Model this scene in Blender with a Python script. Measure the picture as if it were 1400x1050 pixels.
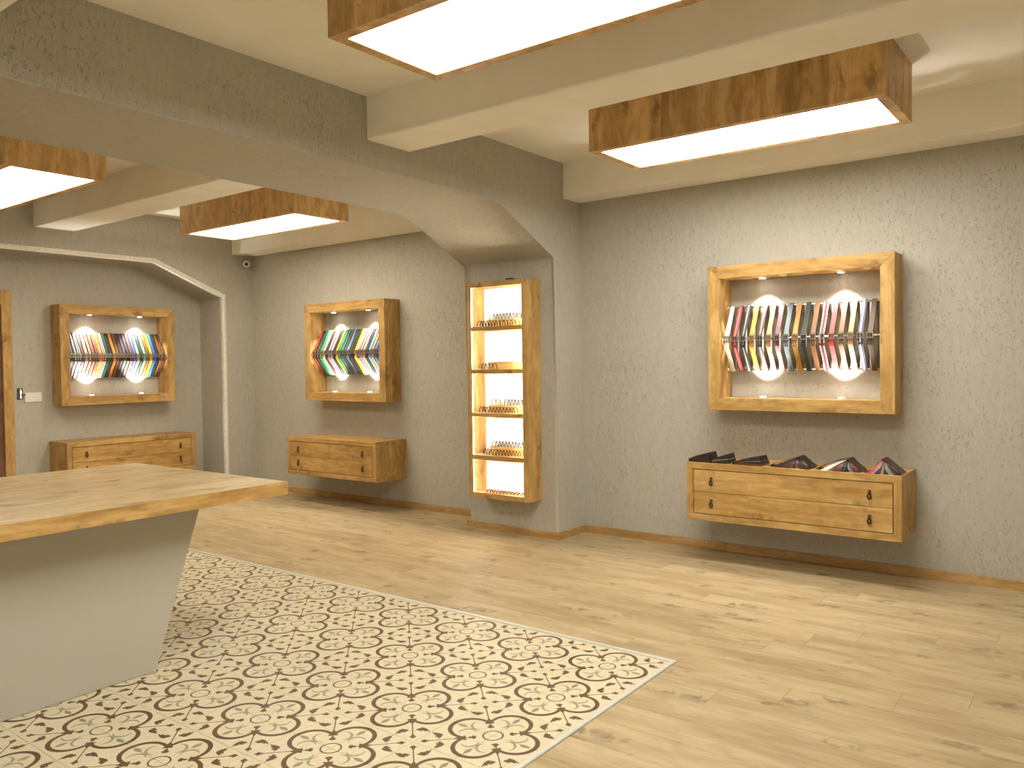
import bpy, bmesh, math, random
from mathutils import Vector, Matrix

for o in list(bpy.data.objects):
    bpy.data.objects.remove(o)
random.seed(7)
SC = bpy.context.scene
COL = SC.collection

# ------------------------------------------------------------------ camera
F_PX = 1101.78
YAW, PITCH, ROLL = math.radians(37.091), math.radians(-1.516), math.radians(-0.781)
fw = Vector((-math.sin(YAW) * math.cos(PITCH), math.cos(YAW) * math.cos(PITCH), math.sin(PITCH)))
rt = Vector((math.cos(YAW), math.sin(YAW), 0))
up = rt.cross(fw)
rt2 = math.cos(ROLL) * rt + math.sin(ROLL) * up
up2 = -math.sin(ROLL) * rt + math.cos(ROLL) * up
cam_d = bpy.data.cameras.new('camera')
cam_d.sensor_fit = 'HORIZONTAL'
cam_d.sensor_width = 36.0
cam_d.lens = 36.0 * F_PX / 1400.0
cam_d.clip_start = 0.05
cam = bpy.data.objects.new('camera', cam_d)
COL.objects.link(cam)
cam.matrix_world = Matrix(((rt2.x, up2.x, -fw.x, 0), (rt2.y, up2.y, -fw.y, 0),
                           (rt2.z, up2.z, -fw.z, 1.45), (0, 0, 0, 1)))
SC.camera = cam

# ------------------------------------------------------------------ world, exposure
W = bpy.data.worlds.new('world')
SC.world = W
W.use_nodes = True
W.node_tree.nodes['Background'].inputs[0].default_value = (1.0, 0.9, 0.75, 1)
W.node_tree.nodes['Background'].inputs[1].default_value = 0.05
SC.view_settings.view_transform = 'Standard'
SC.view_settings.look = 'None'
SC.view_settings.exposure = 0.13
SC.view_settings.gamma = 1.0
SC.view_settings.use_curve_mapping = False
LAMP_POWER = 19.0        # radiance of the ceiling lamp diffusers, near bay
LAMP_COL = (1.0, 0.965, 0.88)
FAR_POWER = 14.0         # far bay diffusers, set dimmer and warmer to tune that bay
FAR_COL = (1.0, 0.90, 0.73)
SPOT_W = 44.0            # watts of each display spotlight
SPOT_COL = (1.0, 0.96, 0.88)
LED_POWER = 240.0         # radiance of the strips inside the tall shelf

# ------------------------------------------------------------------ main dimensions (metres)
YW = 5.826               # long wall
XE = -8.258              # end wall, front of niche
XN = -8.724              # end wall, back of niche
ZC = 3.075               # ceiling
PX0, PX1, PY = -4.592, -3.655, 5.431     # pier
XR, YB = 1.9, -1.8       # unseen walls behind the camera
ZB = 0.063               # baseboard height
TILE = 0.2186
TX, TY = -1.7245, 3.5095                 # inner corner of the tiled field

# ------------------------------------------------------------------ material helpers
class NT:
    def __init__(s, name):
        s.m = bpy.data.materials.new(name)
        s.m.use_nodes = True
        s.t = s.m.node_tree
        s.b = s.t.nodes['Principled BSDF']
    def n(s, typ, **kw):
        nd = s.t.nodes.new(typ)
        for k, v in kw.items():
            setattr(nd, k, v)
        return nd
    def link(s, a, b):
        s.t.links.new(a, b)
    def val(s, sock, v):
        if hasattr(v, 'is_linked') or isinstance(v, bpy.types.NodeSocket):
            s.link(v, sock)
        else:
            sock.default_value = v
    def math(s, op, a, b=0.0, c=0.0, clamp=False):
        nd = s.n('ShaderNodeMath', operation=op)
        nd.use_clamp = clamp
        s.val(nd.inputs[0], a)
        s.val(nd.inputs[1], b)
        if len(nd.inputs) > 2:
            s.val(nd.inputs[2], c)
        return nd.outputs[0]
    def noise(s, vec, scale, detail=3, rough=0.55, dist=0.0):
        nd = s.n('ShaderNodeTexNoise')
        s.link(vec, nd.inputs['Vector'])
        nd.inputs['Scale'].default_value = scale
        nd.inputs['Detail'].default_value = detail
        nd.inputs['Roughness'].default_value = rough
        nd.inputs['Distortion'].default_value = dist
        return nd.outputs['Fac']
    def mapping(s, vec, scale=(1, 1, 1), loc=(0, 0, 0)):
        nd = s.n('ShaderNodeMapping')
        s.link(vec, nd.inputs['Vector'])
        nd.inputs['Scale'].default_value = scale
        nd.inputs['Location'].default_value = loc
        return nd.outputs[0]
    def ramp(s, fac, stops):
        nd = s.n('ShaderNodeValToRGB')
        s.link(fac, nd.inputs[0])
        el = nd.color_ramp.elements
        while len(el) < len(stops):
            el.new(0.5)
        for e, (p, c) in zip(el, stops):
            e.position = p
            e.color = (*c, 1) if len(c) == 3 else c
        return nd.outputs[0]
    def mix(s, fac, a, b, blend='MIX'):
        nd = s.n('ShaderNodeMix', data_type='RGBA', blend_type=blend)
        s.val(nd.inputs[0], fac)
        for i, v in ((6, a), (7, b)):
            if isinstance(v, tuple):
                nd.inputs[i].default_value = (*v, 1) if len(v) == 3 else v
            else:
                s.link(v, nd.inputs[i])
        return nd.outputs[2]
    def bump(s, h, strength, dist):
        nd = s.n('ShaderNodeBump')
        s.link(h, nd.inputs['Height'])
        nd.inputs['Strength'].default_value = strength
        nd.inputs['Distance'].default_value = dist
        s.link(nd.outputs[0], s.b.inputs['Normal'])
    def col(s, c):
        s.val(s.b.inputs['Base Color'], (*c, 1) if isinstance(c, tuple) else c)
    def rough(s, r):
        s.val(s.b.inputs['Roughness'], r)


def plain(name, c, rough=0.5, metal=0.0, var=0.12, scale=40.0):
    """a plain colour with faint mottling"""
    m = NT(name)
    tc = m.n('ShaderNodeTexCoord')
    f = m.noise(tc.outputs['Object'], scale, 3)
    lo = tuple(max(0, x * (1 - var)) for x in c)
    hi = tuple(min(1, x * (1 + var)) for x in c)
    m.col(m.ramp(f, [(0.3, lo), (0.7, hi)]))
    m.rough(rough)
    m.b.inputs['Metallic'].default_value = metal
    return m.m


def emit(name, c, s):
    m = NT(name)
    m.col((0.9, 0.9, 0.9))
    m.b.inputs['Emission Color'].default_value = (*c, 1)
    m.b.inputs['Emission Strength'].default_value = s
    return m.m


def wood(name, axis, c_dark, c_mid, c_light, rough=0.45, stave=0.0, knots=True, fine=1.0, figure=0.75):
    """oak: streaks run along the axis; stave > 0 adds board to board tone changes across the grain"""
    m = NT(name)
    tc = m.n('ShaderNodeTexCoord')
    oi = m.n('ShaderNodeObjectInfo')
    off = m.n('ShaderNodeVectorMath', operation='ADD')
    m.link(tc.outputs['Object'], off.inputs[0])
    sc = m.n('ShaderNodeVectorMath', operation='SCALE')
    sc.inputs[0].default_value = (7.3, 5.1, 9.7)
    m.link(oi.outputs['Random'], sc.inputs['Scale'])
    m.link(sc.outputs[0], off.inputs[1])
    v = off.outputs[0]
    s = [9.0, 9.0, 9.0]
    s[axis] = 1.3
    g1 = m.noise(m.mapping(v, tuple(s)), 1.0 * fine, 5, 0.6, 0.7)
    s = [60.0, 60.0, 60.0]
    s[axis] = 3.0
    g2 = m.noise(m.mapping(v, tuple(s)), 1.0 * fine, 3, 0.5, 0.2)
    g = m.math('ADD', m.math('MULTIPLY', g1, 0.75), m.math('MULTIPLY', g2, 0.25))
    c = m.ramp(g, [(0.36, c_dark), (0.5, c_mid), (0.63, c_light)])
    s = [11.0, 11.0, 11.0]
    s[axis] = 4.0
    fg = m.noise(m.mapping(v, tuple(s), (2.3, 7.7, 4.1)), 1.0 * fine, 4, 0.6, 1.4)
    c = m.mix(m.math('MULTIPLY', m.math('SUBTRACT', 0.56, fg), 2.6 * figure, clamp=True), c, tuple(x * 0.55 for x in c_dark))
    c = m.mix(m.math('MULTIPLY', m.math('SUBTRACT', fg, 0.55), 2.4 * figure, clamp=True), c, tuple(min(1, x * 1.12) for x in c_light))
    if stave > 0:
        s = [4.5, 4.5, 4.5]
        s[axis] = 0.25
        vo = m.n('ShaderNodeTexVoronoi')
        m.link(m.mapping(v, tuple(s)), vo.inputs['Vector'])
        vo.inputs['Scale'].default_value = 1.0
        sep = m.n('ShaderNodeSeparateColor')
        m.link(vo.outputs['Color'], sep.inputs[0])
        k = m.math('MULTIPLY_ADD', sep.outputs[0], stave, 1 - stave * 0.6)
        c = m.mix(1.0, c, m.ramp(k, [(0.0, (0, 0, 0)), (1.0, (1, 1, 1))]), 'MULTIPLY')
    if knots:
        s = [5.5, 5.5, 5.5]
        s[axis] = 2.8
        vo = m.n('ShaderNodeTexVoronoi')
        wob = m.n('ShaderNodeVectorMath', operation='ADD')
        m.link(m.mapping(v, tuple(s)), wob.inputs[0])
        m.link(m.noise(v, 14, 2), wob.inputs[1])
        m.link(wob.outputs[0], vo.inputs['Vector'])
        vo.inputs['Scale'].default_value = 1.0
        kf = m.ramp(vo.outputs['Distance'], [(0.06, (1, 1, 1)), (0.25, (0, 0, 0))])
        kd = tuple(x * 0.42 for x in c_dark)
        c = m.mix(m.math('MULTIPLY', kf, 0.7), c, kd)
    m.col(c)
    m.rough(rough)
    m.bump(g2, 0.06, 0.002)
    m.b.inputs['Specular IOR Level'].default_value = 0.3
    return m.m


def plaster(name, axis, c):
    """combed mineral plaster with drag marks and pits along one axis"""
    m = NT(name)
    tc = m.n('ShaderNodeTexCoord')
    v = tc.outputs['Object']
    s = [34.0, 34.0, 34.0]
    s[axis] = 10.0
    st = m.noise(m.mapping(v, tuple(s)), 1.0, 4, 0.6, 0.8)
    s2 = [78.0, 78.0, 78.0]
    s2[axis] = 36.0
    pit = m.noise(m.mapping(v, tuple(s2), (3.1, 1.7, 8.2)), 1.0, 2, 0.5, 1.2)
    patch = m.noise(v, 1.6, 3)
    dens = m.math('MULTIPLY_ADD', patch, 0.26, 0.25)
    holes = m.math('MULTIPLY', m.math('SUBTRACT', dens, pit), 11.0, clamp=True)
    lo = tuple(x * 0.93 for x in c)
    hi = tuple(min(1, x * 1.06) for x in c)
    base = m.ramp(st, [(0.3, lo), (0.7, hi)])
    dk = tuple(x * 0.55 for x in c)
    m.col(m.mix(m.math('MULTIPLY', holes, 0.42), base, dk))
    m.rough(0.9)
    h = m.math('SUBTRACT', m.math('MULTIPLY', st, 0.6), m.math('MULTIPLY', holes, 0.8))
    m.bump(h, 0.7, 0.006)
    return m.m


OAK = ((0.38, 0.212, 0.062), (0.51, 0.308, 0.100), (0.61, 0.40, 0.155))
M = {}
for ax, nm in enumerate('xyz'):
    M['oak_' + nm] = wood('oak grain ' + nm, ax, *OAK)
    M['lampoak_' + nm] = wood('lamp oak grain ' + nm, ax, (0.52, 0.305, 0.115), (0.68, 0.43, 0.18), (0.78, 0.53, 0.25), stave=0.42)
M['counter_oak'] = wood('counter oak', 1, (0.46, 0.31, 0.13), (0.56, 0.41, 0.19), (0.63, 0.48, 0.25), rough=0.35)
M['base_oak'] = wood('baseboard oak', 0, (0.40, 0.235, 0.08), (0.48, 0.295, 0.11), (0.55, 0.36, 0.15), knots=False)
M['plank'] = wood('floor plank oak', 0, (0.34, 0.247, 0.130), (0.43, 0.327, 0.180), (0.49, 0.385, 0.23), rough=0.52, stave=0.0, fine=0.8, figure=0.4)
M['door_dark'] = wood('dark door wood', 2, (0.10, 0.04, 0.02), (0.16, 0.07, 0.035), (0.2, 0.09, 0.05))
M['wall'] = plaster('grey combed plaster', 2, (0.475, 0.455, 0.39))
M['beam'] = plaster('grey beam plaster', 1, (0.475, 0.455, 0.39))
M['beadplaster'] = plain('pale edge plaster', (0.80, 0.77, 0.68), 0.8)
M['ceiling'] = plain('cream ceiling paint', (0.92, 0.89, 0.80), 0.85, var=0.03, scale=4)
M['white_panel'] = plain('grey white counter panel', (0.47, 0.445, 0.38), 0.4, var=0.02, scale=3)
M['grout'] = plain('grout', (0.42, 0.36, 0.26), 0.9)
M['slab'] = plain('subfloor', (0.16, 0.11, 0.06), 0.9)
M['strip'] = plain('pale metal strip', (0.60, 0.60, 0.54), 0.4, metal=0.25, var=0.04)
M['chrome'] = plain('chrome', (0.85, 0.84, 0.82), 0.15, metal=1.0, var=0.03)
M['steel'] = plain('dull steel', (0.42, 0.40, 0.37), 0.35, metal=0.9, var=0.05)
M['bronze'] = plain('dark bronze', (0.09, 0.055, 0.03), 0.38, metal=0.6)
M['gap'] = plain('dark gap', (0.035, 0.022, 0.012), 0.8)
M['shelf_back'] = plain('white shelf back', (0.86, 0.86, 0.84), 0.6, var=0.02)
M['white_plastic'] = plain('white plastic', (0.8, 0.79, 0.75), 0.4, var=0.02)
M['black_plastic'] = plain('black plastic', (0.02, 0.02, 0.02), 0.3)
M['lamp_glow'] = emit('lamp diffuser glow', LAMP_COL, LAMP_POWER)
M['lamp_glow_far'] = emit('warm lamp diffuser glow', FAR_COL, FAR_POWER)
M['spot_glow'] = emit('spot lens glow', SPOT_COL, 30.0)
M['led'] = emit('shelf strip glow', (1.0, 0.92, 0.78), LED_POWER)
M['lining'] = plain('strap lining', (0.11, 0.085, 0.045), 0.8)


def tile_material():
    m = NT('patterned cement tile')
    tc = m.n('ShaderNodeTexCoord')
    oi = m.n('ShaderNodeObjectInfo')
    sp = m.n('ShaderNodeSeparateXYZ')
    m.link(tc.outputs['Object'], sp.inputs[0])
    a = m.math('MULTIPLY_ADD', sp.outputs[0], 1 / TILE, 0.5)
    b = m.math('MULTIPLY_ADD', sp.outputs[1], 1 / TILE, 0.5)
    u = m.math('MAXIMUM', a, b)
    v = m.math('MINIMUM', a, b)
    M_ = m.math
    def dist(cx, cy):
        du = M_('SUBTRACT', u, cx)
        dv = M_('SUBTRACT', v, cy)
        return M_('SQRT', M_('ADD', M_('MULTIPLY', du, du), M_('MULTIPLY', dv, dv)))
    def inside(d, w, soft=0.008):
        # 1 where d < w
        return M_('MULTIPLY_ADD', M_('SUBTRACT', w, d), 1 / soft, 0.5, clamp=True)
    def AND(*xs):
        r = xs[0]
        for x in xs[1:]:
            r = M_('MULTIPLY', r, x)
        return r
    def OR(*xs):
        r = xs[0]
        for x in xs[1:]:
            r = M_('MAXIMUM', r, x)
        return r
    s = M_('MULTIPLY', M_('ADD', u, v), 0.70711)     # along the diagonal
    q = M_('MULTIPLY', M_('SUBTRACT', u, v), 0.70711)  # across it
    # circle in the flower's centre
    circ = inside(M_('ABSOLUTE', M_('SUBTRACT', dist(0, 0), 0.178)), 0.016)
    # lobe outline: crescent between two circles
    outer = inside(dist(0.515, 0.0), 0.418)
    inner = inside(dist(0.500, 0.0), 0.345)
    far = M_('GREATER_THAN', s, 0.49)
    lobe = AND(outer, M_('SUBTRACT', 1.0, inner), far)
    # cusp wedge and stem on the diagonal
    wedge = AND(inside(q, M_('MULTIPLY_ADD', s, -0.36, 0.265)), M_('GREATER_THAN', s, 0.48), M_('LESS_THAN', s, 0.70))
    stem = AND(inside(q, 0.011), M_('GREATER_THAN', s, 0.34), M_('LESS_THAN', s, 1.25))
    def blob(s0, ls, lq):
        ds = M_('MULTIPLY', M_('SUBTRACT', s, s0), 1 / ls)
        dq = M_('MULTIPLY', q, 1 / lq)
        return inside(M_('SQRT', M_('ADD', M_('MULTIPLY', ds, ds), M_('MULTIPLY', dq, dq))), 1.0, 0.15)
    buds = OR(blob(0.345, 0.045, 0.065), blob(0.41, 0.03, 0.035), blob(1.215, 0.040, 0.06), blob(1.16, 0.03, 0.03), blob(1.265, 0.02, 0.022))
    # ring of curls around the opposite corner
    dr = dist(1.0, 1.0)
    ratio = M_('DIVIDE', M_('SUBTRACT', 1.0, u), M_('MAXIMUM', M_('SUBTRACT', 1.0, v), 0.01))
    comb = m.n('ShaderNodeCombineXYZ')
    m.link(u, comb.inputs[0]); m.link(v, comb.inputs[1])
    wob = M_('MULTIPLY', M_('SUBTRACT', m.noise(comb.outputs[0], 17, 2), 0.5), 0.13)
    bump_ = M_('SUBTRACT', 1.0, M_('MULTIPLY', M_('ABSOLUTE', M_('SUBTRACT', ratio, 0.43)), 3.4), clamp=True)
    wcurl = M_('MULTIPLY_ADD', bump_, 0.055, 0.012)
    rad = M_('MULTIPLY_ADD', bump_, 0.03, 0.472)
    curl = AND(inside(M_('ABSOLUTE', M_('ADD', M_('SUBTRACT', dr, rad), wob)), wcurl), M_('GREATER_THAN', ratio, 0.05), M_('LESS_THAN', ratio, 0.76))
    brown = OR(circ, lobe, wedge, stem, buds, curl)
    # grey green leaf and scrolls inside each lobe
    lu = M_('MULTIPLY', M_('SUBTRACT', u, 0.70), 1 / 0.115)
    leafw = M_('MULTIPLY', M_('SUBTRACT', 1.0, M_('MULTIPLY', lu, lu)), 0.052)
    leaf = inside(v, leafw)
    half = M_('SUBTRACT', M_('MULTIPLY', M_('SUBTRACT', u, 0.43), 0.676), M_('MULTIPLY', M_('SUBTRACT', v, 0.185), 0.738))
    scroll = AND(inside(M_('ABSOLUTE', M_('SUBTRACT', dist(0.43, 0.185), 0.160)), M_('MULTIPLY_ADD', half, 0.13, 0.004)), M_('GREATER_THAN', half, 0.02))
    green = OR(leaf, scroll)
    tone = M_('MULTIPLY_ADD', oi.outputs['Random'], 0.05, 0.95)
    cl = m.noise(tc.outputs['Object'], 30, 3)
    cream = m.ramp(cl, [(0.3, (0.60, 0.525, 0.36)), (0.7, (0.66, 0.585, 0.41))])
    c = m.mix(M_('MULTIPLY', green, 0.85), cream, (0.25, 0.235, 0.15))
    c = m.mix(M_('MULTIPLY', brown, 0.95), c, (0.095, 0.048, 0.018))
    tn = m.n('ShaderNodeCombineColor')
    for i in range(3):
        m.link(tone, tn.inputs[i])
    m.col(m.mix(1.0, c, tn.outputs[0], 'MULTIPLY'))
    m.rough(0.5)
    m.b.inputs['Specular IOR Level'].default_value = 0.25
    return m.m


M['tile'] = tile_material()

# ------------------------------------------------------------------ object helpers
def tag(o, label=None, cat=None, group=None, kind=None):
    if label: o['label'] = label
    if cat: o['category'] = cat
    if group: o['group'] = group
    if kind: o['kind'] = kind
    return o


def empty(name, loc=(0, 0, 0), rz=0.0):
    o = bpy.data.objects.new(name, None)
    o.empty_display_size = 0.1
    COL.objects.link(o)
    o.location = loc
    o.rotation_euler = (0, 0, rz)
    return o


def obj(name, me, mat=None, parent=None, loc=(0, 0, 0), rz=0.0):
    o = bpy.data.objects.new(name, me)
    COL.objects.link(o)
    o.location = loc
    o.rotation_euler = (0, 0, rz)
    if parent: o.parent = parent
    if mat is not None:
        if len(me.materials) == 0:
            me.materials.append(mat)
        else:
            o.material_slots[0].link = 'OBJECT'
            o.material_slots[0].material = mat
    return o


def finish(bm, name, smooth=False):
    bmesh.ops.recalc_face_normals(bm, faces=bm.faces)
    me = bpy.data.meshes.new(name)
    bm.to_mesh(me)
    bm.free()
    if smooth:
        for p in me.polygons: p.use_smooth = True
    return me


def bm_box(bm, x0, x1, y0, y1, z0, z1):
    vs = [bm.verts.new(p) for p in ((x0, y0, z0), (x1, y0, z0), (x1, y1, z0), (x0, y1, z0),
                                    (x0, y0, z1), (x1, y0, z1), (x1, y1, z1), (x0, y1, z1))]
    fs = []
    for f in ((3, 2, 1, 0), (4, 5, 6, 7), (0, 1, 5, 4), (1, 2, 6, 5), (2, 3, 7, 6), (3, 0, 4, 7)):
        fs.append(bm.faces.new([vs[i] for i in f]))
    return vs, fs


def bevel(bm, w, seg=1, edges=None, mat=-1):
    bmesh.ops.bevel(bm, geom=list(edges if edges is not None else bm.edges), offset=w, segments=seg,
                    affect='EDGES', profile=0.5, material=mat)


def box(name, x0, x1, y0, y1, z0, z1, mat, parent=None, bev=0.0, seg=1):
    bm = bmesh.new()
    bm_box(bm, x0, x1, y0, y1, z0, z1)
    if bev > 0: bevel(bm, bev, seg)
    return obj(name, finish(bm, name), mat, parent)


def prism(bm, pts, axis, a0, a1):
    """extrude a 2D polygon along an axis. axis 0: pts are (y,z); 1: (x,z); 2: (x,y)"""
    def mk(p, a):
        if axis == 0: return (a, p[0], p[1])
        if axis == 1: return (p[0], a, p[1])
        return (p[0], p[1], a)
    A = [bm.verts.new(mk(p, a0)) for p in pts]
    B = [bm.verts.new(mk(p, a1)) for p in pts]
    n = len(pts)
    bm.faces.new(A)
    bm.faces.new(B[::-1])
    for i in range(n):
        bm.faces.new((A[i], B[i], B[(i + 1) % n], A[(i + 1) % n]))
    return A, B


def prism_obj(name, pts, axis, a0, a1, mat, parent=None, bev=0.0):
    bm = bmesh.new()
    prism(bm, pts, axis, a0, a1)
    if bev: bevel(bm, bev)
    return obj(name, finish(bm, name), mat, parent)


def cyl(bm, p0, p1, r0, r1=None, n=12, cap=True):
    r1 = r0 if r1 is None else r1
    p0, p1 = Vector(p0), Vector(p1)
    d = (p1 - p0).normalized()
    e = Vector((0, 0, 1)) if abs(d.z) < 0.9 else Vector((1, 0, 0))
    a = d.cross(e).normalized()
    b = d.cross(a)
    A, B = [], []
    for i in range(n):
        t = 2 * math.pi * i / n
        k = a * math.cos(t) + b * math.sin(t)
        A.append(bm.verts.new(p0 + k * r0))
        B.append(bm.verts.new(p1 + k * r1))
    for i in range(n):
        bm.faces.new((A[i], A[(i + 1) % n], B[(i + 1) % n], B[i]))
    if cap:
        bm.faces.new(A[::-1])
        bm.faces.new(B)


def cyl_obj(name, p0, p1, r0, mat, parent=None, r1=None, n=14):
    bm = bmesh.new()
    cyl(bm, p0, p1, r0, r1, n)
    me = finish(bm, name, True)
    return obj(name, me, mat, parent)


def torus_obj(name, c, R, r, normal_axis, mat, parent, sz=1.0, n=16, k=6):
    """ring; normal_axis 1 means it hangs facing -y; sz stretches it in z"""
    bm = bmesh.new()
    rings = []
    for i in range(n):
        t = 2 * math.pi * i / n
        ring = []
        for j in range(k):
            f = 2 * math.pi * j / k
            rr = R + r * math.cos(f)
            ring.append(bm.verts.new((c[0] + rr * math.cos(t), c[1] + r * math.sin(f), c[2] + rr * math.sin(t) * sz)))
        rings.append(ring)
    for i in range(n):
        for j in range(k):
            bm.faces.new((rings[i][j], rings[(i + 1) % n][j], rings[(i + 1) % n][(j + 1) % k], rings[i][(j + 1) % k]))
    return obj(name, finish(bm, name, True), mat, parent)


def ribbon(bm, path, x0, x1, th, closed=False, side=1):
    """a strap of thickness th following a (y,z) path between x0 and x1; side picks the way it thickens"""
    n = len(path)
    offs = []
    for i in range(n):
        if closed:
            p, q = path[i - 1], path[(i + 1) % n]
        else:
            p, q = path[max(i - 1, 0)], path[min(i + 1, n - 1)]
        t = Vector((q[0] - p[0], q[1] - p[1])).normalized()
        nrm = Vector((-t.y, t.x)) * th * side
        offs.append((path[i][0] + nrm.x, path[i][1] + nrm.y))
    V = []
    for i in range(n):
        V.append([bm.verts.new((x0, *path[i])), bm.verts.new((x1, *path[i])),
                  bm.verts.new((x1, *offs[i])), bm.verts.new((x0, *offs[i]))])
    m = n if closed else n - 1
    for i in range(m):
        a, b = V[i], V[(i + 1) % n]
        for k in range(4):
            bm.faces.new((a[k], a[(k + 1) % 4], b[(k + 1) % 4], b[k]))
    if not closed:
        bm.faces.new(V[0][::-1])
        bm.faces.new(V[-1])


def struct(o):
    o['kind'] = 'structure'
    return o

# ================================================================== SETTING
# --- floor
fl = struct(box('floor', XN - 0.15, XR + 0.1, YB - 0.1, YW + 0.1, -0.10, -0.012, M['slab']))
PW = 0.19
plank_cache = {}
def plank(x0, x1, y0, y1):
    key = (round(x1 - x0, 3), round(y1 - y0, 3))
    if key not in plank_cache:
        bm = bmesh.new()
        w, h = (x1 - x0) / 2 - 0.0003, (y1 - y0) / 2 - 0.0004
        vs, fs = bm_box(bm, -w, w, -h, h, -0.012, 0.0)
        top = [e for e in bm.edges if all(v.co.z > -0.001 for v in e.verts)]
        bevel(bm, 0.001, 1, top)
        plank_cache[key] = finish(bm, 'plank')
    me = plank_cache[key]
    obj('plank', me, M['plank'] if not me.materials else None, fl, ((x0 + x1) / 2, (y0 + y1) / 2, 0))
def plank_field(x0, x1, y0, y1, top_down=True):
    y = y1
    r = 0
    while y > y0 + 0.01:
        yb = max(y - PW, y0)
        x = x0
        ln = [0.55, 1.25, 0.9, 0.3, 1.05][(r * 3) % 5]
        while x < x1 - 0.01:
            xe = min(x + ln, x1)
            if x1 - xe < 0.2: xe = x1
            plank(x, xe, yb, y)
            x = xe
            ln = 1.28
        y = yb
        r += 1
STRIP = 0.026
NTX, NTY = 21, 14
tx0, ty0 = TX - NTX * TILE, TY - NTY * TILE
plank_field(XN, XR, TY + STRIP, YW)
plank_field(TX + STRIP, XR, ty0 - 0.6, TY + STRIP)
plank_field(XN, tx0 - STRIP, 1.2, TY + STRIP)
# --- patterned tiles
tf = struct(box('tiled_floor', tx0, TX, ty0, TY, -0.0118, -0.0035, M['grout']))
bm = bmesh.new()
bm_box(bm, -TILE / 2 + 0.0008, TILE / 2 - 0.0008, -TILE / 2 + 0.0008, TILE / 2 - 0.0008, -0.0034, 0.0)
bevel(bm, 0.0012, 1, [e for e in bm.edges if all(v.co.z > -0.001 for v in e.verts)])
tile_me = finish(bm, 'tile')
tile_me.materials.append(M['tile'])
for i in range(NTX):
    for j in range(NTY):
        # i counts leftwards from TX, j counts towards the camera from TY; the flower sits at odd corners
        cx, cy = TX - (i + 0.5) * TILE, TY - (j + 0.5) * TILE
        sx = -1 if i % 2 == 0 else 1      # flower corner lies at -x for even i
        sy = -1 if j % 2 == 0 else 1
        rz = {(-1, -1): 0.0, (1, -1): math.pi / 2, (1, 1): math.pi, (-1, 1): -math.pi / 2}[(sx, sy)]
        obj('tile', tile_me, None, tf, (cx, cy, 0), rz)
struct(box('trim_1', tx0 - STRIP, TX + STRIP, TY, TY + STRIP, -0.0118, 0.006, M['strip'], None, 0.003))
struct(box('trim_2', TX, TX + STRIP, ty0, TY, -0.0118, 0.006, M['strip'], None, 0.003))
struct(box('trim_3', tx0 - STRIP, tx0, ty0, TY, -0.0118, 0.006, M['strip'], None, 0.003))

# --- walls
struct(box('wall_right', XN - 0.15, XR + 0.1, YW, YW + 0.15, -0.1, ZC + 0.1, M['wall']))
struct(box('wall_back', XR, XR + 0.15, YB, YW, -0.1, ZC + 0.1, M['ceiling']))
struct(box('wall_front', XN - 0.15, XR + 0.15, YB - 0.15, YB, -0.1, ZC + 0.1, M['ceiling']))
struct(box('wall_left', XN - 0.15, XN, YB, YW, -0.1, ZC + 0.1, M['wall']))
# niche front: thick layer with an arch cut into it
bm = bmesh.new()
pts = [(YW, 0), (YW, ZC), (YB, ZC), (YB, 2.575), (4.603, 2.575), (5.416, 2.25), (5.416, 0)]
A, B = prism(bm, pts, 0, XN, XE)
me = finish(bm, 'wall_niche')
me.materials.append(M['wall'])
struct(obj('wall_niche', me))
# pale rounded bead along the arch edge
bm = bmesh.new()
pin = [(0.6, 2.575), (4.603, 2.575), (5.416, 2.25), (5.416, 0.0)]
bw = 0.042
pout = [(0.6, 2.575 + bw), (4.603 + 0.008, 2.575 + bw), (5.416 + bw, 2.25 + 0.028), (5.416 + bw, 0.0)]
pmid = [((a[0] + b[0]) / 2, (a[1] + b[1]) / 2) for a, b in zip(pin, pout)]
cols_ = []
for p, dx in ((pin, -0.035), (pin, 0.004), (pmid, 0.010), (pout, 0.001), (pout, -0.004)):
    cols_.append([bm.verts.new((XE + dx, q[0] - (0.003 if p is pin else 0), q[1] - (0.003 if p is pin and q[1] > 0.1 else 0))) for q in p])
for A_, B_ in zip(cols_, cols_[1:]):
    for k in range(3):
        bm.faces.new((A_[k], A_[k + 1], B_[k + 1], B_[k]))
struct(obj('trim_4', finish(bm, 'trim_4'), M['beadplaster']))

# --- arch beam running from the pier across the room
bm = bmesh.new()
pts = [(YW, 0), (YW, ZC), (YB, ZC), (YB, 2.645), (4.3, 2.648), (4.58, 2.640), (4.69, 2.622), (4.80, 2.585), (5.431, 2.306), (PY, 0)]
A, B = prism(bm, pts, 0, PX0, PX1)
es = []
for L in (A, B):
    for k in range(3, 9):
        e = bm.edges.get((L[k], L[(k + 1) % len(L)]))
        if e: es.append(e)
bevel(bm, 0.022, 3, es)
bm.normal_update()
for f in bm.faces:
    if f.normal.z < -0.6: f.material_index = 1
me = finish(bm, 'arch_beam')
me.materials.append(M['wall']); me.materials.append(M['beam'])
struct(obj('wall_pier', me))

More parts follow.
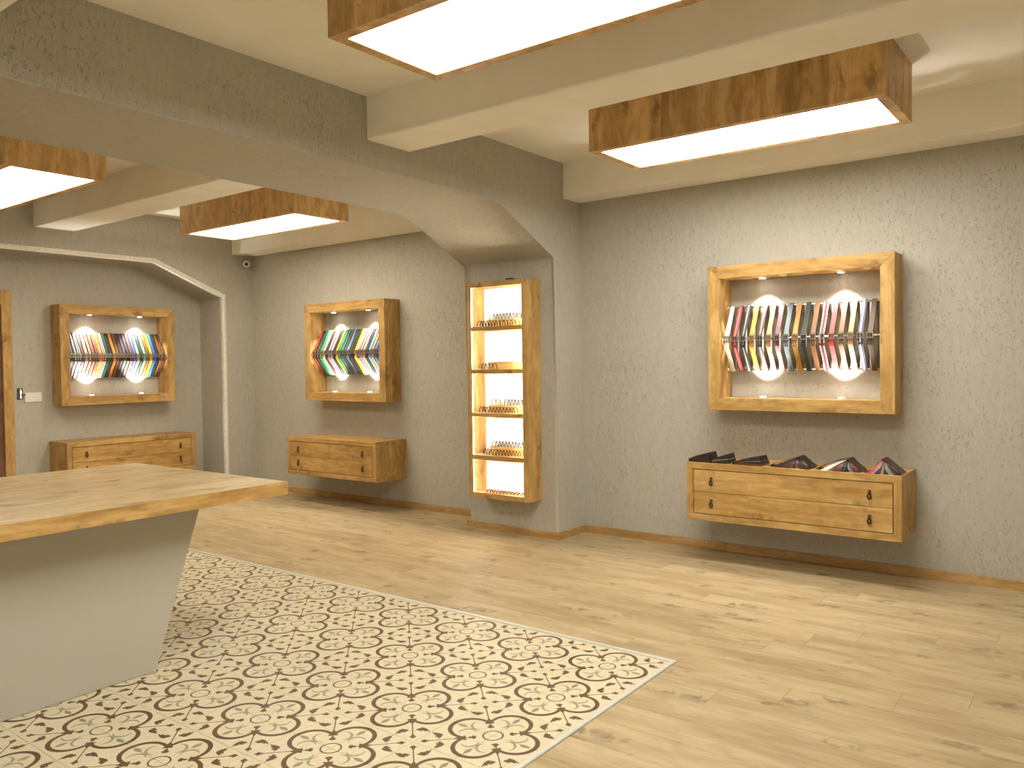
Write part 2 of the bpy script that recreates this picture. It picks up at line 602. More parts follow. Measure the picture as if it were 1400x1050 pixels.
# --- ceiling, downstand beams, soffits
struct(box('ceiling', XN, XR, YB, YW, ZC, ZC + 0.1, M['ceiling']))
def downstand(name, x0, x1, y0, y1, z0):
    bm = bmesh.new()
    bm_box(bm, x0, x1, y0, y1, z0, ZC)
    es = [e for e in bm.edges if all(v.co.z < z0 + 0.01 for v in e.verts) and abs(e.verts[0].co.y - e.verts[1].co.y) < 1e-4]
    bevel(bm, 0.012, 2, es)
    return struct(obj(name, finish(bm, name), M['ceiling']))
downstand('ceiling_beam', PX1, XR, 3.412, 3.782, 2.812)
downstand('ceiling_beam', XE, PX0, 3.412, 3.782, 2.800)
downstand('ceiling_beam', PX1, XR, 0.95, 1.32, 2.812)
downstand('ceiling_beam', XE, PX0, 0.95, 1.32, 2.800)
downstand('ceiling_soffit', PX1, XR, 5.564, YW, 2.787)
downstand('ceiling_soffit', XE, PX0, 5.555, YW, 2.750)

# --- baseboards
BT = 0.016
def board(name, x0, x1, y0, y1):
    bm = bmesh.new()
    bm_box(bm, x0, x1, y0, y1, 0.0, ZB)
    es = [e for e in bm.edges if all(v.co.z > ZB - 0.001 for v in e.verts)]
    bevel(bm, 0.006, 2, es)
    struct(obj(name, finish(bm, name), M['base_oak']))
board('baseboard_right', PX1 + BT, XR, YW - BT, YW)
board('baseboard_far_right', XE + BT, PX0, YW - BT, YW)
board('baseboard_pier_front', PX0 - 0.02, PX1 + BT, PY - BT, PY)
board('baseboard_pier_side', PX1, PX1 + BT, PY, YW - BT)
board('baseboard_left', XE, XE + BT, 5.43, YW)
board('baseboard_niche', XN, XN + BT, 3.40, 5.416)

# --- door at the far left, set in the niche wall
d = struct(empty('door_1', (XN, 0, 0)))
box('casing', 0.0, 0.03, 3.278, 3.367, 0, 2.226, M['oak_z'], d, 0.004)
box('casing', 0.0, 0.03, 2.30, 2.389, 0, 2.226, M['oak_z'], d, 0.004)
box('header', 0.0, 0.034, 2.389, 3.278, 2.087, 2.226, M['oak_y'], d, 0.004)
lf = box('leaf', 0.0, 0.012, 2.389, 3.278, 0.003, 2.087, M['door_dark'], d)
for z0, z1 in ((0.15, 0.95), (1.08, 1.98)):
    box('panel', 0.012, 0.022, 2.50, 3.17, z0, z1, M['door_dark'], lf, 0.008)

# ================================================================== CEILING LAMPS
def lamp(x0, x1, y0, y1, label, glow='lamp_glow'):
    z0 = 2.754
    t = 0.055
    r = empty('ceiling_lamp', ((x0 + x1) / 2, (y0 + y1) / 2, z0))
    tag(r, label, 'ceiling lamp', 'oak box lamps on the ceiling')
    hx, hy, h = (x1 - x0) / 2, (y1 - y0) / 2, ZC - z0 - 0.001
    for s in (-1, 1):
        pts = [(-hx, s * hy), (hx, s * hy), (hx - t, s * (hy - t)), (-hx + t, s * (hy - t))]
        prism_obj('long_side', pts, 2, 0, h, M['lampoak_z'], r)
        pts = [(s * hx, -hy), (s * hx, hy), (s * (hx - t), hy - t), (s * (hx - t), -hy + t)]
        prism_obj('short_side', pts, 2, 0, h, M['lampoak_z'], r)
    box('diffuser', -hx + t, hx - t, -hy + t, hy - t, 0.006, 0.03, M[glow], r)
    return r
lamp(-2.649, -0.934, 4.330, 4.957, 'long oak box ceiling lamp above the right wall display')
lamp(-7.360, -5.613, 4.380, 4.994, 'oak box ceiling lamp hanging before the far corner soffit', 'lamp_glow_far')
lamp(-7.360, -5.640, 2.170, 2.815, 'oak box ceiling lamp cut by the left edge, above the counter', 'lamp_glow_far')
lamp(-2.529, -0.810, 2.160, 2.793, 'glowing ceiling lamp cut by the top edge of the photo')
lamp(-2.529, -0.810, -0.300, 0.330, 'oak box fill lamp added out of view behind the camera')  # unseen lamp, added to give the walls more even fill

# ================================================================== WALL DISPLAY FRAMES WITH STRAPS
def spot_fixture(name, parent, x, y, z, down):
    sg = -1 if down else 1
    o = cyl_obj(name, (x, y, z), (x, y, z + sg * 0.006), 0.028, M['chrome'], parent, 0.026)
    cyl_obj('lens', (x, y, z + sg * 0.0062), (x, y, z + sg * 0.008), 0.021, M['spot_glow'], o)
    ld = bpy.data.lights.new('spot_light', 'SPOT')
    ld.energy = SPOT_W
    ld.color = SPOT_COL
    ld.spot_size = math.radians(92)
    ld.spot_blend = 0.6
    ld.shadow_soft_size = 0.015
    l = bpy.data.objects.new('spot_light', ld)
    COL.objects.link(l)
    l.parent = parent
    l.location = (x, y, z + sg * 0.012)
    if not down: l.rotation_euler = (math.pi, 0, 0)


def frame(loc, rz, w, h, dep, label, fw_=0.09):
    """open oak shadow-box; local x along the wall, y=0 front, y=dep at the wall"""
    r = empty('display_frame', loc, rz)
    tag(r, label, 'display frame', 'oak wall displays of straps')
    hw = w / 2
    i = hw - fw_
    def mem(name, q, mat):
        bm = bmesh.new()
        prism(bm, q, 1, 0.0, dep - 0.001)
        bevel(bm, 0.0025, 1)
        return obj(name, finish(bm, name), mat, r)
    mem('top_rail', [(-hw, h), (hw, h), (i, h - fw_), (-i, h - fw_)], M['oak_x'])
    mem('bottom_rail', [(-hw, 0), (hw, 0), (i, fw_), (-i, fw_)], M['oak_x'])
    mem('side_stile', [(-hw, 0), (-hw, h), (-i, h - fw_), (-i, fw_)], M['oak_z'])
    mem('side_stile', [(hw, 0), (hw, h), (i, h - fw_), (i, fw_)], M['oak_z'])
    for sx in (-1, 1):
        spot_fixture('spotlight', r, sx * 0.27, dep - 0.105, h - fw_, True)
        spot_fixture('spotlight', r, sx * 0.27, dep - 0.105, fw_, False)
    for nm, y, z in (('hanging_rail', 0.040, h * 0.495), ('hanging_rail', 0.155, h * 0.715), ('hanging_rail', 0.155, h * 0.280)):
        ra = cyl_obj(nm, (-i, y, z), (i, y, z), 0.0055, M['chrome'], r, n=8)
        for s in (-1, 1):
            cyl_obj('rail_end', (s * (i - 0.0005), y, z), (s * (i - 0.010), y, z), 0.011, M['chrome'], ra, n=10)
    return r, i, h


COLS = {
    'white': (0.75, 0.73, 0.68), 'cream': (0.66, 0.55, 0.36), 'black': (0.018, 0.017, 0.016),
    'dark brown': (0.055, 0.026, 0.014), 'brown': (0.17, 0.075, 0.032), 'tan': (0.40, 0.20, 0.075),
    'golden brown': (0.42, 0.19, 0.025), 'dark red': (0.22, 0.025, 0.03), 'red': (0.50, 0.045, 0.04),
    'maroon': (0.16, 0.018, 0.03), 'navy': (0.02, 0.026, 0.075), 'blue': (0.03, 0.10, 0.48),
    'sky blue': (0.10, 0.30, 0.55), 'grey': (0.20, 0.20, 0.20), 'blue grey': (0.11, 0.14, 0.16),
    'plum': (0.12, 0.04, 0.05), 'dark green': (0.012, 0.05, 0.03), 'green': (0.03, 0.28, 0.09),
    'pale green': (0.18, 0.42, 0.24), 'teal': (0.02, 0.20, 0.24), 'yellow': (0.72, 0.50, 0.02),
    'orange': (0.60, 0.20, 0.035), 'pink': (0.52, 0.19, 0.17), 'lavender': (0.25, 0.22, 0.40),
    'salmon': (0.55, 0.25, 0.16), 'olive': (0.14, 0.12, 0.04), 'beige': (0.45, 0.33, 0.22),
}
LEATHER = {}
def leather(c):
    if c not in LEATHER:
        m = NT(c + ' leather')
        tc = m.n('ShaderNodeTexCoord')
        f = m.noise(tc.outputs['Object'], 180, 3)
        b = COLS[c]
        m.col(m.ramp(f, [(0.3, tuple(x * 0.82 for x in b)), (0.7, tuple(min(1, x * 1.12) for x in b))]))
        m.rough(0.42)
        m.bump(f, 0.15, 0.001)
        LEATHER[c] = m.m
    return LEATHER[c]

ORD = ['leftmost', 'second', 'third', 'fourth', 'fifth', 'sixth', 'seventh', 'eighth', 'ninth', 'tenth', 'eleventh', 'twelfth',
       'thirteenth', 'fourteenth', 'fifteenth', 'sixteenth', 'seventeenth', 'eighteenth', 'nineteenth', 'twentieth',
       'twenty-first', 'twenty-second', 'twenty-third', 'twenty-fourth', 'twenty-fifth', 'twenty-sixth', 'twenty-seventh', 'twenty-eighth']
strap_cache = {}
def strap_meshes(w, h):
    key = (round(w, 4), round(h, 3))
    if key in strap_cache: return strap_cache[key]
    zu, zl, zc = h * 0.715 + 0.010, h * 0.280 - 0.010, h * 0.495
    yb = 0.166
    outer = [(0.142, zu - 0.002), (0.086, (zu + zc) / 2 + 0.012), (0.027, zc + 0.026), (0.0225, zc + 0.012), (0.0235, zc - 0.066), (0.086, (zl + zc) / 2 - 0.03),
             (0.142, zl + 0.002), (0.155, zl - 0.004), (yb, zl + 0.004), (yb, zu - 0.004), (0.155, zu + 0.004)]
    res = {}
    bm = bmesh.new()
    ribbon(bm, outer, -w / 2, w / 2, 0.0022, True, 1)
    res['band'] = finish(bm, 'band')
    cy = sum(p[0] for p in outer) / len(outer)
    cz = sum(p[1] for p in outer) / len(outer)
    bm = bmesh.new()
    inn = []
    n = len(outer)
    for k in range(n):
        p, q = outer[k - 1], outer[(k + 1) % n]
        t = Vector((q[0] - p[0], q[1] - p[1])).normalized()
        inn.append((outer[k][0] - t.y * 0.0025, outer[k][1] + t.x * 0.0025))
    ribbon(bm, inn, -w / 2 + 0.0005, w / 2 - 0.0005, 0.0015, True, 1)
    res['lining'] = finish(bm, 'lining')
    bm = bmesh.new()
    bm_box(bm, -w * 0.80, w * 0.80, yb + 0.0035, yb + 0.0055, zl + 0.006, zu - 0.006)
    res['backing'] = finish(bm, 'backing')
    # buckle frame lying over the band at the centre rail
    bm = bmesh.new()
    b = w / 2 + 0.004
    for (x0, x1, z0, z1) in ((-b, b, zc + 0.013, zc + 0.020), (-b, b, zc - 0.020, zc - 0.014), (-b, -b + 0.0045, zc - 0.015, zc + 0.014), (b - 0.0045, b, zc - 0.015, zc + 0.014)):
        bm_box(bm, x0, x1, 0.0135, 0.0195, z0, z1)
    bm_box(bm, -0.0012, 0.0012, 0.0140, 0.0180, zc - 0.016, zc + 0.015)
    res['buckle'] = finish(bm, 'buckle')
    bm = bmesh.new()
    b = w / 2 + 0.0025
    bm_box(bm, -b, b, 0.0150, 0.0205, zc - 0.062, zc - 0.046)
    bevel(bm, 0.0015, 1)
    res['keeper'] = finish(bm, 'keeper')
    bm = bmesh.new()
    st = [(p[0] - 0.0032, p[1]) for p in outer[0:7]]
    ribbon(bm, st, -w * 0.13, w * 0.13, 0.0009, False, 1)
    res['stripe'] = finish(bm, 'stripe')
    bm = bmesh.new()
    for s in (-1, 1):
        a = s * w * 0.40
        ribbon(bm, st, a - w * 0.08, a + w * 0.08, 0.0009, False, 1)
    res['edge_stripes'] = finish(bm, 'edge_stripes')
    strap_cache[key] = res
    return res


def add_strap(fr, x, w, h, spec, label, group):
    """spec: colour or (colour, stripe colour, 'mid'|'edge')"""
    ms = strap_meshes(w, h)
    loc = fr.matrix_basis @ Vector((x, 0, 0))
    r = empty('leather_strap', loc, fr.rotation_euler.z)
    c, sc, kind = spec if isinstance(spec, tuple) else (spec, None, None)
    def part(nm, key, mat):
        me = ms[key]
        if not me.materials: me.materials.append(mat)
        o = obj(nm, me, None, r)
        o.material_slots[0].link = 'OBJECT'
        o.material_slots[0].material = mat
        return o
    part('band', 'band', leather(c))
    part('lining', 'lining', M['lining'])
    part('backing', 'backing', M['lining'])
    part('buckle', 'buckle', M['steel'])
    part('keeper', 'keeper', leather(c))
    if sc:
        part('stripe', 'stripe' if kind == 'mid' else 'edge_stripes', leather(sc))
    tag(r, label, 'strap', group)


def hang(fr, i, h, specs, where, w, x0, x1, count_from='left'):
    n = len(specs)
    for k, s in enumerate(specs):
        x = x0 + (x1 - x0) * k / (n - 1)
        c = s if isinstance(s, str) else s[0]
        extra = '' if isinstance(s, str) else (' with %s %s' % (s[1], 'stripe' if s[2] == 'mid' else 'edges'))
        pos = 'leftmost' if k == 0 else ('rightmost' if k == n - 1 else ORD[k] + ' from left')
        add_strap(fr, x, w, h, s, '%s leather strap%s, %s in the %s' % (c, extra, pos, where), 'straps in the ' + where)


# right wall
f1, i1, h1 = frame((-1.788, 5.596, 1.083), 0, 1.268, 1.045, YW - 5.596, 'large oak shadow-box display on the right wall above the swatch fans')
bpy.context.view_layer.update()
R_SPECS = ['white', ('dark red', 'pink', 'mid'), ('black', 'grey', 'mid'), 'golden brown', ('dark brown', 'grey', 'mid'), 'tan', 'plum',
           'blue grey', 'golden brown', ('black', 'dark green', 'edge'), 'brown', ('maroon', 'white', 'edge'), 'red', 'brown', 'tan',
           ('navy', 'white', 'mid'), 'dark brown']
hang(f1, i1, h1, R_SPECS, 'right wall display', 0.031, -i1 + 0.045, i1 - 0.065)
# far part of the long wall
f2, i2, h2 = frame((-6.427, 5.610, 1.073), 0, 1.230, 1.031, YW - 5.610, 'oak shadow-box display on the far wall beside the tall lit shelf')
F_SPECS = ['red', 'black', 'dark green', 'green', 'cream', 'dark brown', 'lavender', 'beige', 'black', 'yellow', 'green', 'teal', 'brown',
           'sky blue', 'dark brown', 'black', 'yellow', ('navy', 'white', 'edge'), 'pink', 'beige', 'black', 'sky blue', 'orange', 'blue', 'navy']
hang(f2, i2, h2, F_SPECS, 'far wall display', 0.027, -i2 + 0.03, i2 - 0.03)
# niche in the end wall
f3, i3, h3 = frame((-8.519, 4.3525, 1.073), math.pi / 2, 1.227, 1.031, 8.724 - 8.519, 'oak shadow-box display in the recessed end wall niche')
L_SPECS = ['black', ('dark brown', 'white', 'mid'), ('black', 'white', 'edge'), 'dark brown', 'salmon', ('brown', 'white', 'mid'), 'brown',
           ('dark brown', 'pink', 'edge'), 'orange', ('dark red', 'white', 'edge'), 'dark green', 'black', 'orange', 'brown', 'dark brown', 'plum',
           'black', ('dark brown', 'pink', 'edge'), 'blue', 'beige', 'dark green', 'pale green', 'brown', 'yellow', 'blue', 'black', 'brown', 'brown']
hang(f3, i3, h3, L_SPECS, 'end wall niche display', 0.026, -i3 + 0.03, i3 - 0.03)

# ================================================================== FLOATING DRAWER CABINETS
def handle(parent, x, z):
    k = cyl_obj('handle', (x, -0.001, z + 0.022), (x, -0.012, z + 0.022), 0.009, M['bronze'], parent)
    # a drop pull hanging from the rosette: thin neck and a tear-shaped ring
    torus_obj('handle_ring', (x, -0.012, z - 0.011), 0.0105, 0.0045, 1, M['bronze'], k, 1.5, 14, 6)
    bm = bmesh.new()
    cyl(bm, (x, -0.012, z + 0.024), (x, -0.012, z + 0.005), 0.0045, 0.0065, 8)
    cyl(bm, (x, -0.012, z - 0.014), (x, -0.012, z - 0.030), 0.0085, 0.0075, 10)
    obj('handle_drop', finish(bm, 'handle_drop', True), M['bronze'], k)


def cabinet(loc, rz, w, dep, h, label):
    r = empty('drawer_cabinet', loc, rz)
    tag(r, label, 'cabinet', 'floating oak drawer cabinets')
    t = 0.048
    hw = w / 2
    def mem(name, q, mat):
        bm = bmesh.new()
        prism(bm, q, 1, 0.0, dep - 0.001)
        bevel(bm, 0.002, 1)
        return obj(name, finish(bm, name), mat, r)
    mem('top_panel', [(-hw, h), (hw, h), (hw, h - t), (-hw, h - t)], M['oak_x'])
    mem('bottom_panel', [(-hw, 0), (hw, 0), (hw, t * 0.95), (-hw, t * 0.95)], M['oak_x'])
    for s in (-1, 1):
        a, b = sorted((s * hw, s * (hw - t)))
        mem('side_panel', [(a, t * 0.95), (b, t * 0.95), (b, h - t), (a, h - t)], M['oak_z'])
    box('back_panel', -hw + t, hw - t, dep - 0.02, dep - 0.002, t, h - t, M['gap'], r)
    box('inner_box', -hw + t, hw - t, 0.024, dep - 0.021, t, h - t, M['gap'], r)
    g = 0.005
    z0, z1 = t * 0.95 + g, h - t - g
    zm = (z0 + z1) / 2
    for za, zb in ((z0, zm - g * 0.3), (zm + g * 0.3, z1)):
        d_ = box('drawer', -hw + t + g, hw - t - g, 0.001, 0.022, za, zb, M['oak_x'], r, 0.001)
        for s in (-1, 1):
            handle(d_, s * (hw - 0.188), (za + zb) / 2)
    return r


cabinet((-1.7915, 5.400, 0.303), 0, 1.431, YW - 5.400, 0.414, 'floating oak drawer cabinet with swatch fans lying on top')
cabinet((-6.428, 5.404, 0.302), 0, 1.360, YW - 5.404, 0.395, 'floating oak drawer cabinet with bare top on the far wall')
cabinet((-8.331, 4.387, 0.310), math.pi / 2, 1.390, 8.724 - 8.331, 0.402, 'floating oak drawer cabinet in the niche, half hidden by the counter')

# ================================================================== SWATCH FANS ON THE RIGHT CABINET
ZT = 0.303 + 0.414
def leaf_mesh(p0, p1, bulge, th, y0, y1, n=6):
    """a leather leaf bending from p0 to p1 in the x-z plane, th thick"""
    P = []
    dx, dz = p1[0] - p0[0], p1[1] - p0[1]
    L = math.hypot(dx, dz)
    nx, nz = -dz / L, dx / L
    for k in range(n + 1):
        t = k / n
        b = bulge * math.sin(math.pi * t)
        P.append((p0[0] + dx * t + nx * b, p0[1] + dz * t + nz * b))
    bm = bmesh.new()
    rows = []
    for k, (x, z) in enumerate(P):
        q = [bm.verts.new((x, y0, z)), bm.verts.new((x, y1, z)), bm.verts.new((x + nx * th, y1, z + nz * th)), bm.verts.new((x + nx * th, y0, z + nz * th))]
        rows.append(q)
    for a, b in zip(rows, rows[1:]):
        for k in range(4):
            bm.faces.new((a[k], a[(k + 1) % 4], b[(k + 1) % 4], b[k]))
    bm.faces.new(rows[0][::-1])
    bm.faces.new(rows[-1])
    return finish(bm, 'leaf')


def wedge_fan(x, y, ln, hmax, cols, label, dep=0.15):
    """a closed-ish swatch book lying down: leaves hinged at the left, fanned up to the right"""
    r = empty('swatch_fan', (x, y, ZT))
    n = len(cols)
    for k, c in enumerate(cols):
        t = (k + 0.3) / n
        z1 = 0.0015 + hmax * t
        l = ln * (1.0 - 0.10 * t * (1 if k % 2 else 1.25))
        obj('leaf', leaf_mesh((0, 0.001 + 0.012 * t), (l, z1), 0.004, hmax / n * 0.93, 0.002 * (k % 3), dep), leather(c), r)
    cyl_obj('binding', (0.004, 0, 0.007), (0.004, dep, 0.007), 0.0068, leather('dark brown'), r)
    tag(r, label, 'swatch fan', 'leather swatch fans on the right cabinet')


def tent_fan(x, y, xa, za, feet, label, dep=0.17):
    """an opened swatch fan: leaves spread from a raised pivot, their faces leaning towards the room"""
    r = empty('swatch_fan', (x, y, ZT))
    n = len(feet)
    for k, (fx, c, b) in enumerate(feet):
        nx = feet[k + 1][0] if k < n - 1 else fx + 0.012
        if k in (0, n - 1):
            # outer cover: a full sheet sloping from the pivot to the table
            obj('leaf', leaf_mesh((xa + (0.002 if k else -0.002), za), (fx, 0.003), b, 0.0025, 0.035, dep), leather(c), r)
            continue
        bm = bmesh.new()
        yb, yt = 0.002 + 0.0022 * (k % 4), 0.045 + 0.002 * k
        rows = []
        m_ = 5
        for q in range(m_ + 1):
            t = q / m_
            bow = math.sin(math.pi * t)
            xl = xa - 0.004 + (fx - 0.006 - xa + 0.004) * t + b * bow
            xr = xa + 0.004 + (nx + 0.004 - xa - 0.004) * t + b * bow
            yy = yt + (yb - yt) * t - 0.012 * bow
            zz = za - 0.001 + (0.0015 - za) * t
            rows.append([bm.verts.new((xl, yy, zz)), bm.verts.new((xr, yy - 0.004, zz)), bm.verts.new((xr, yy - 0.0015, zz)), bm.verts.new((xl, yy + 0.0022, zz))])
        for a_, b_ in zip(rows, rows[1:]):
            for e in range(4):
                bm.faces.new((a_[e], a_[(e + 1) % 4], b_[(e + 1) % 4], b_[e]))
        bm.faces.new(rows[0][::-1]); bm.faces.new(rows[-1])
        obj('leaf', finish(bm, 'leaf'), leather(c), r)
    cyl_obj('binding', (xa, 0.03, za - 0.002), (xa, dep, za - 0.002), 0.005, leather('dark brown'), r)
    tag(r, label, 'swatch fan', 'leather swatch fans on the right cabinet')


yf = 5.412
wedge_fan(-2.500, yf + 0.01, 0.165, 0.066, ['black', 'dark brown', 'black', 'dark brown', 'black', 'black', 'dark brown'], 'black swatch fan at the left end of the right cabinet')
wedge_fan(-2.328, yf, 0.130, 0.064, ['dark brown', 'black', 'black', 'grey', 'black', 'black', 'dark brown', 'black'], 'black swatch fan with a pale edge, second from left on the right cabinet')
wedge_fan(-2.165, yf, 0.210, 0.060, ['brown', 'dark brown', 'black', 'black', 'grey', 'black', 'dark brown', 'black', 'black'], 'long low black and brown swatch fan, third from left on right cabinet')
tent_fan(-1.785, yf, 0.06, 0.074, [(-0.15, 'brown', -0.004), (-0.115, 'dark brown', -0.005), (-0.085, 'dark brown', -0.006), (-0.055, 'plum', -0.006), (-0.03, 'dark brown', -0.006), (0.0, 'plum', -0.006),
          (0.03, 'dark brown', -0.008), (0.055, 'grey', -0.010), (0.08, 'dark brown', -0.010), (0.10, 'black', -0.008), (0.125, 'dark brown', -0.006), (0.150, 'black', 0.0)],
         'tented dark brown swatch fan in the middle of the right cabinet')
tent_fan(-1.462, yf, 0.055, 0.080, [(-0.150, 'dark brown', -0.012), (-0.105, 'white', -0.010), (-0.065, 'tan', -0.010), (-0.045, 'brown', -0.010), (-0.02, 'plum', -0.008), (0.02, 'dark green', -0.004), (0.045, 'black', -0.006),
          (0.065, 'blue', -0.012), (0.085, 'grey', -0.012), (0.10, 'dark brown', -0.010), (0.122, 'dark red', -0.006), (0.140, 'dark brown', -0.003)],
         'tented swatch fan with white and blue leaves on the right cabinet')
tent_fan(-1.233, yf, 0.035, 0.092, [(-0.078, 'navy', 0.020), (-0.055, 'red', 0.018), (-0.035, 'white', 0.015), (-0.018, 'blue grey', 0.012), (0.0, 'navy', 0.008), (0.02, 'tan', 0.004), (0.045, 'dark brown', -0.004),
          (0.065, 'black', -0.006), (0.085, 'grey', -0.006), (0.11, 'dark brown', -0.004), (0.132, 'black', 0.0), (0.148, 'dark brown', 0.0)],
         'tented swatch fan with red and white leaves at the cabinet right end')

# ================================================================== TALL LIT SHELF ON THE PIER
def tall_shelf():
    x0, x1, y0, z0, z1 = -4.439, -3.808, 5.243, 0.313, 2.127
    dep = PY - y0
    r = empty('tall_shelf', ((x0 + x1) / 2, y0, z0))
    tag(r, 'tall narrow lit oak shelf with five compartments on the pier', 'shelf')
    w, h = (x1 - x0) / 2, z1 - z0
    t = 0.053
    def b(name, a0, a1, c0, c1, e0, e1, mat, bev=0.002):
        return box(name, a0, a1, c0, c1, e0, e1, mat, r, bev)
    b('side_panel', -w, -w + t, 0, dep - 0.001, 0, h, M['oak_z'])
    b('side_panel', w - t, w, 0, dep - 0.001, 0, h, M['oak_z'])
    b('top_panel', -w + t, w - t, 0, dep - 0.001, h - 0.044, h, M['oak_x'])
    b('bottom_panel', -w + t, w - t, 0, dep - 0.001, 0, 0.045, M['oak_x'])
    b('back_panel', -w + t, w - t, dep - 0.012, dep - 0.002, 0.045, h - 0.044, M['shelf_back'], 0)
    edges = [(1.719, 1.757), (1.361, 1.398), (0.996, 1.033), (0.634, 0.676)]
    for a, c in edges:
        b('shelf_board', -w + t, w - t, 0, dep - 0.012, a - z0, c - z0, M['oak_x'])
    floors = [c - z0 for a, c in edges] + [0.045]
    tops = [h - 0.044] + [a - z0 for a, c in edges]
    for k, (f, tp) in enumerate(zip(floors, tops)):
        # warm strip tucked behind the left front edge
        box('light_strip', -w + t + 0.0003, -w + t + 0.0022, 0.003, 0.006, f + 0.004, tp - 0.004, M['led'], r)
        box('light_strip', w - t - 0.007, w - t - 0.0005, 0.030, 0.044, f + 0.004, tp - 0.004, M['led'], r)
        if k < 4:
            b('riser', -w + t + 0.09, w - t, dep - 0.085, dep - 0.0125, f, f + 0.062, M['oak_x'], 0.001)
    return r, w - t, dep, floors


ts, tw, tdep, tfloors = tall_shelf()
BR = {}
def bracelet_mesh(hh, dd, w):
    key = (hh, dd, w)
    if key not in BR:
        path = []
        for k in range(9):
            a = math.pi * k / 8
            path.append((-dd / 2 * math.cos(a), hh * (math.sin(a) ** 0.6)))
        bm = bmesh.new()
        ribbon(bm, path, -w / 2, w / 2, 0.003, False, 1)
        BR[key] = finish(bm, 'bracelet')
    return BR[key]


for c_, q_ in (('matte black', (0.006, 0.005, 0.005)), ('matte brown', (0.02, 0.010, 0.006)), ('matte tan', (0.20, 0.11, 0.05))):
    LEATHER[c_] = plain(c_ + ' leather', q_, 0.85)
    LEATHER[c_].node_tree.nodes['Principled BSDF'].inputs['Specular IOR Level'].default_value = 0.15
MATTE = {'black': 'matte black', 'dark brown': 'matte black', 'brown': 'matte brown', 'tan': 'matte tan', 'beige': 'matte tan'}
COMP = ['top', 'second', 'third', 'fourth', 'bottom']
def row(k, back, xs, cols, hh=0.046, dd=0.045):
    base = ts.location
    f = tfloors[k] + (0.062 if back else 0.0)
    y = tdep - 0.048 if back else 0.050
    where = '%s row of the %s shelf compartment' % ('back' if back else 'front', COMP[k])
    for n, x in enumerate(xs):
        c = MATTE[cols[n % len(cols)]]
        me = bracelet_mesh(hh, dd, 0.011)
        if not me.materials: me.materials.append(leather('matte black'))
        o = obj('leather_bracelet', me, None, None, (base.x + x, base.y + y, base.z + f + 0.0005), -0.55)
        o.material_slots[0].link = 'OBJECT'
        o.material_slots[0].material = leather(c)
        pos = 'leftmost' if n == 0 else ('rightmost' if n == len(xs) - 1 else ORD[n] + ' from left')
        shade = 'tan' if c == 'matte tan' else 'dark'
        tag(o, '%s arched bracelet, %s in the %s' % (shade, pos, where), 'bracelet', 'bracelets in the ' + where)


def span(a, b, n):
    return [a + (b - a) * k / (n - 1) for k in range(n)]
row(0, True, span(-0.145, 0.235, 12), ['dark brown', 'black', 'dark brown'])
row(0, False, span(-0.21, -0.02, 7) + [0.03, 0.06, 0.11, 0.14, 0.235], ['dark brown', 'black', 'brown'])
row(1, False, span(-0.17, -0.06, 4), ['black', 'dark brown', 'black'])
row(2, True, [-0.14, -0.10] + span(0.0, 0.235, 8), ['tan', 'beige', 'black', 'black', 'dark brown', 'black', 'black', 'black', 'dark brown', 'black'])
row(2, False, span(-0.20, 0.15, 11), ['brown', 'dark brown', 'black'])
row(3, True, span(-0.14, 0.24, 12), ['brown', 'dark brown', 'black', 'dark brown'])
row(3, False, span(-0.16, 0.24, 13), ['black', 'dark brown', 'brown'])
row(4, False, span(-0.13, 0.23, 11), ['black', 'dark brown'], 0.020, 0.05)
# the little dark connector lying on top of the shelf
kb = empty('power_connector', (-4.045, 5.345, 2.127))
tag(kb, 'small dark power connector lying on top of the tall shelf', 'connector')
box('housing', -0.04, 0.03, -0.018, 0.018, 0.0005, 0.024, M['black_plastic'], kb, 0.004)
cyl_obj('plug', (0.03, 0, 0.010), (0.055, 0, 0.008), 0.007, M['bronze'], kb)

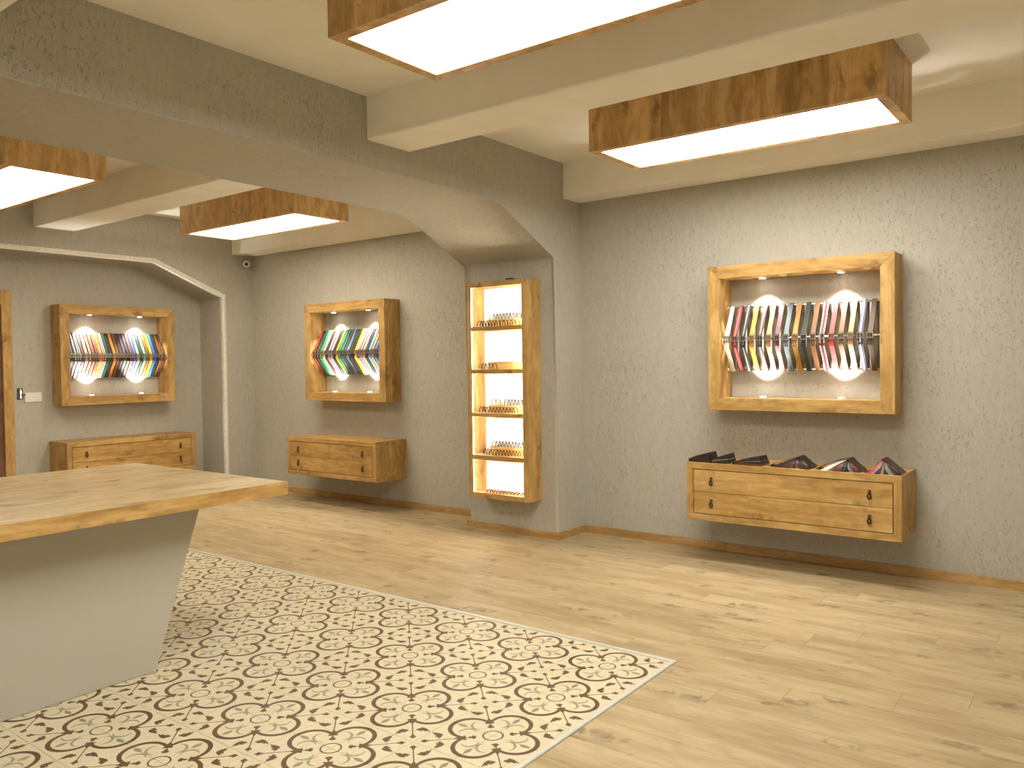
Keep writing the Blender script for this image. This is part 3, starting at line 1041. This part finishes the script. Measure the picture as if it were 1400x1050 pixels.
# ================================================================== COUNTER
CT0, CT1, CTY, CTZ = -4.985, -3.445, 2.617, 0.850
ct = empty('counter', ((CT0 + CT1) / 2, 1.0, 0))
tag(ct, 'big sales counter with thick oak top and sloping pale grey base', 'counter')
cxm = (CT0 + CT1) / 2
box('counter_top', CT0 - cxm + 0.003, CT1 - cxm - 0.003, -0.897, CTY - 1.003, CTZ - 0.066, CTZ, M['counter_oak'], ct)
box('edge_band', CT1 - cxm - 0.003, CT1 - cxm, -0.9, CTY - 1.0, CTZ - 0.066, CTZ, M['oak_y'], ct)
box('edge_band', CT0 - cxm, CT0 - cxm + 0.003, -0.9, CTY - 1.0, CTZ - 0.066, CTZ, M['oak_y'], ct)
box('edge_band', CT0 - cxm + 0.003, CT1 - cxm - 0.003, CTY - 1.003, CTY - 1.0, CTZ - 0.066, CTZ, M['oak_x'], ct)
box('edge_band', CT0 - cxm + 0.003, CT1 - cxm - 0.003, -0.9, -0.897, CTZ - 0.066, CTZ, M['oak_x'], ct)
# base: an upside-down trapezoid, leaning in towards the floor at both ends
bm = bmesh.new()
zt = CTZ - 0.0662
slope = (2.252 - 2.003) / 0.7476
pts = [(-0.75, zt), (2.003 + slope * zt - 1.0, zt), (2.003 - 1.0, 0.0005), (-0.48, 0.0005)]
prism(bm, pts, 0, -4.763 - cxm, -3.667 - cxm)
bevel(bm, 0.003, 1)
obj('base', finish(bm, 'base'), M['white_panel'], ct)

# ================================================================== SMALL WALL THINGS
cc = empty('security_camera', (XE, 5.74, 2.655))
tag(cc, 'small white security camera under the soffit in the far corner', 'camera')
box('bracket', 0.0005, 0.02, -0.03, 0.03, -0.03, 0.03, M['white_plastic'], cc, 0.004)
dv = Vector((0.80, -0.58, -0.12)).normalized()
p0 = Vector((0.015, 0, 0))
cyl_obj('housing', p0, p0 + dv * 0.13, 0.040, M['white_plastic'], cc, n=18)
lens = cyl_obj('lens', p0 + dv * 0.1302, p0 + dv * 0.136, 0.020, M['black_plastic'], cc)
pl = empty('wall_plate', (XN, 3.553, 1.168))
tag(pl, 'white rectangular switch plate on the niche wall near the door', 'switch plate')
box('cover', 0.0005, 0.012, -0.08, 0.08, -0.048, 0.048, M['white_plastic'], pl, 0.004)
box('rocker', 0.012, 0.016, -0.055, 0.055, -0.03, 0.03, M['white_plastic'], pl, 0.002)
lk = empty('door_buzzer', (XN, 3.432, 1.206))
tag(lk, 'small dark and chrome fitting between the switch plate and the door', 'wall fitting')
box('plate', 0.0005, 0.012, -0.026, 0.026, -0.055, 0.055, M['black_plastic'], lk, 0.004)
box('bar', 0.012, 0.024, -0.006, 0.010, -0.05, 0.05, M['chrome'], lk, 0.003)
cyl_obj('peg', (0.012, 0.03, -0.01), (0.012, 0.045, -0.01), 0.007, M['bronze'], lk)
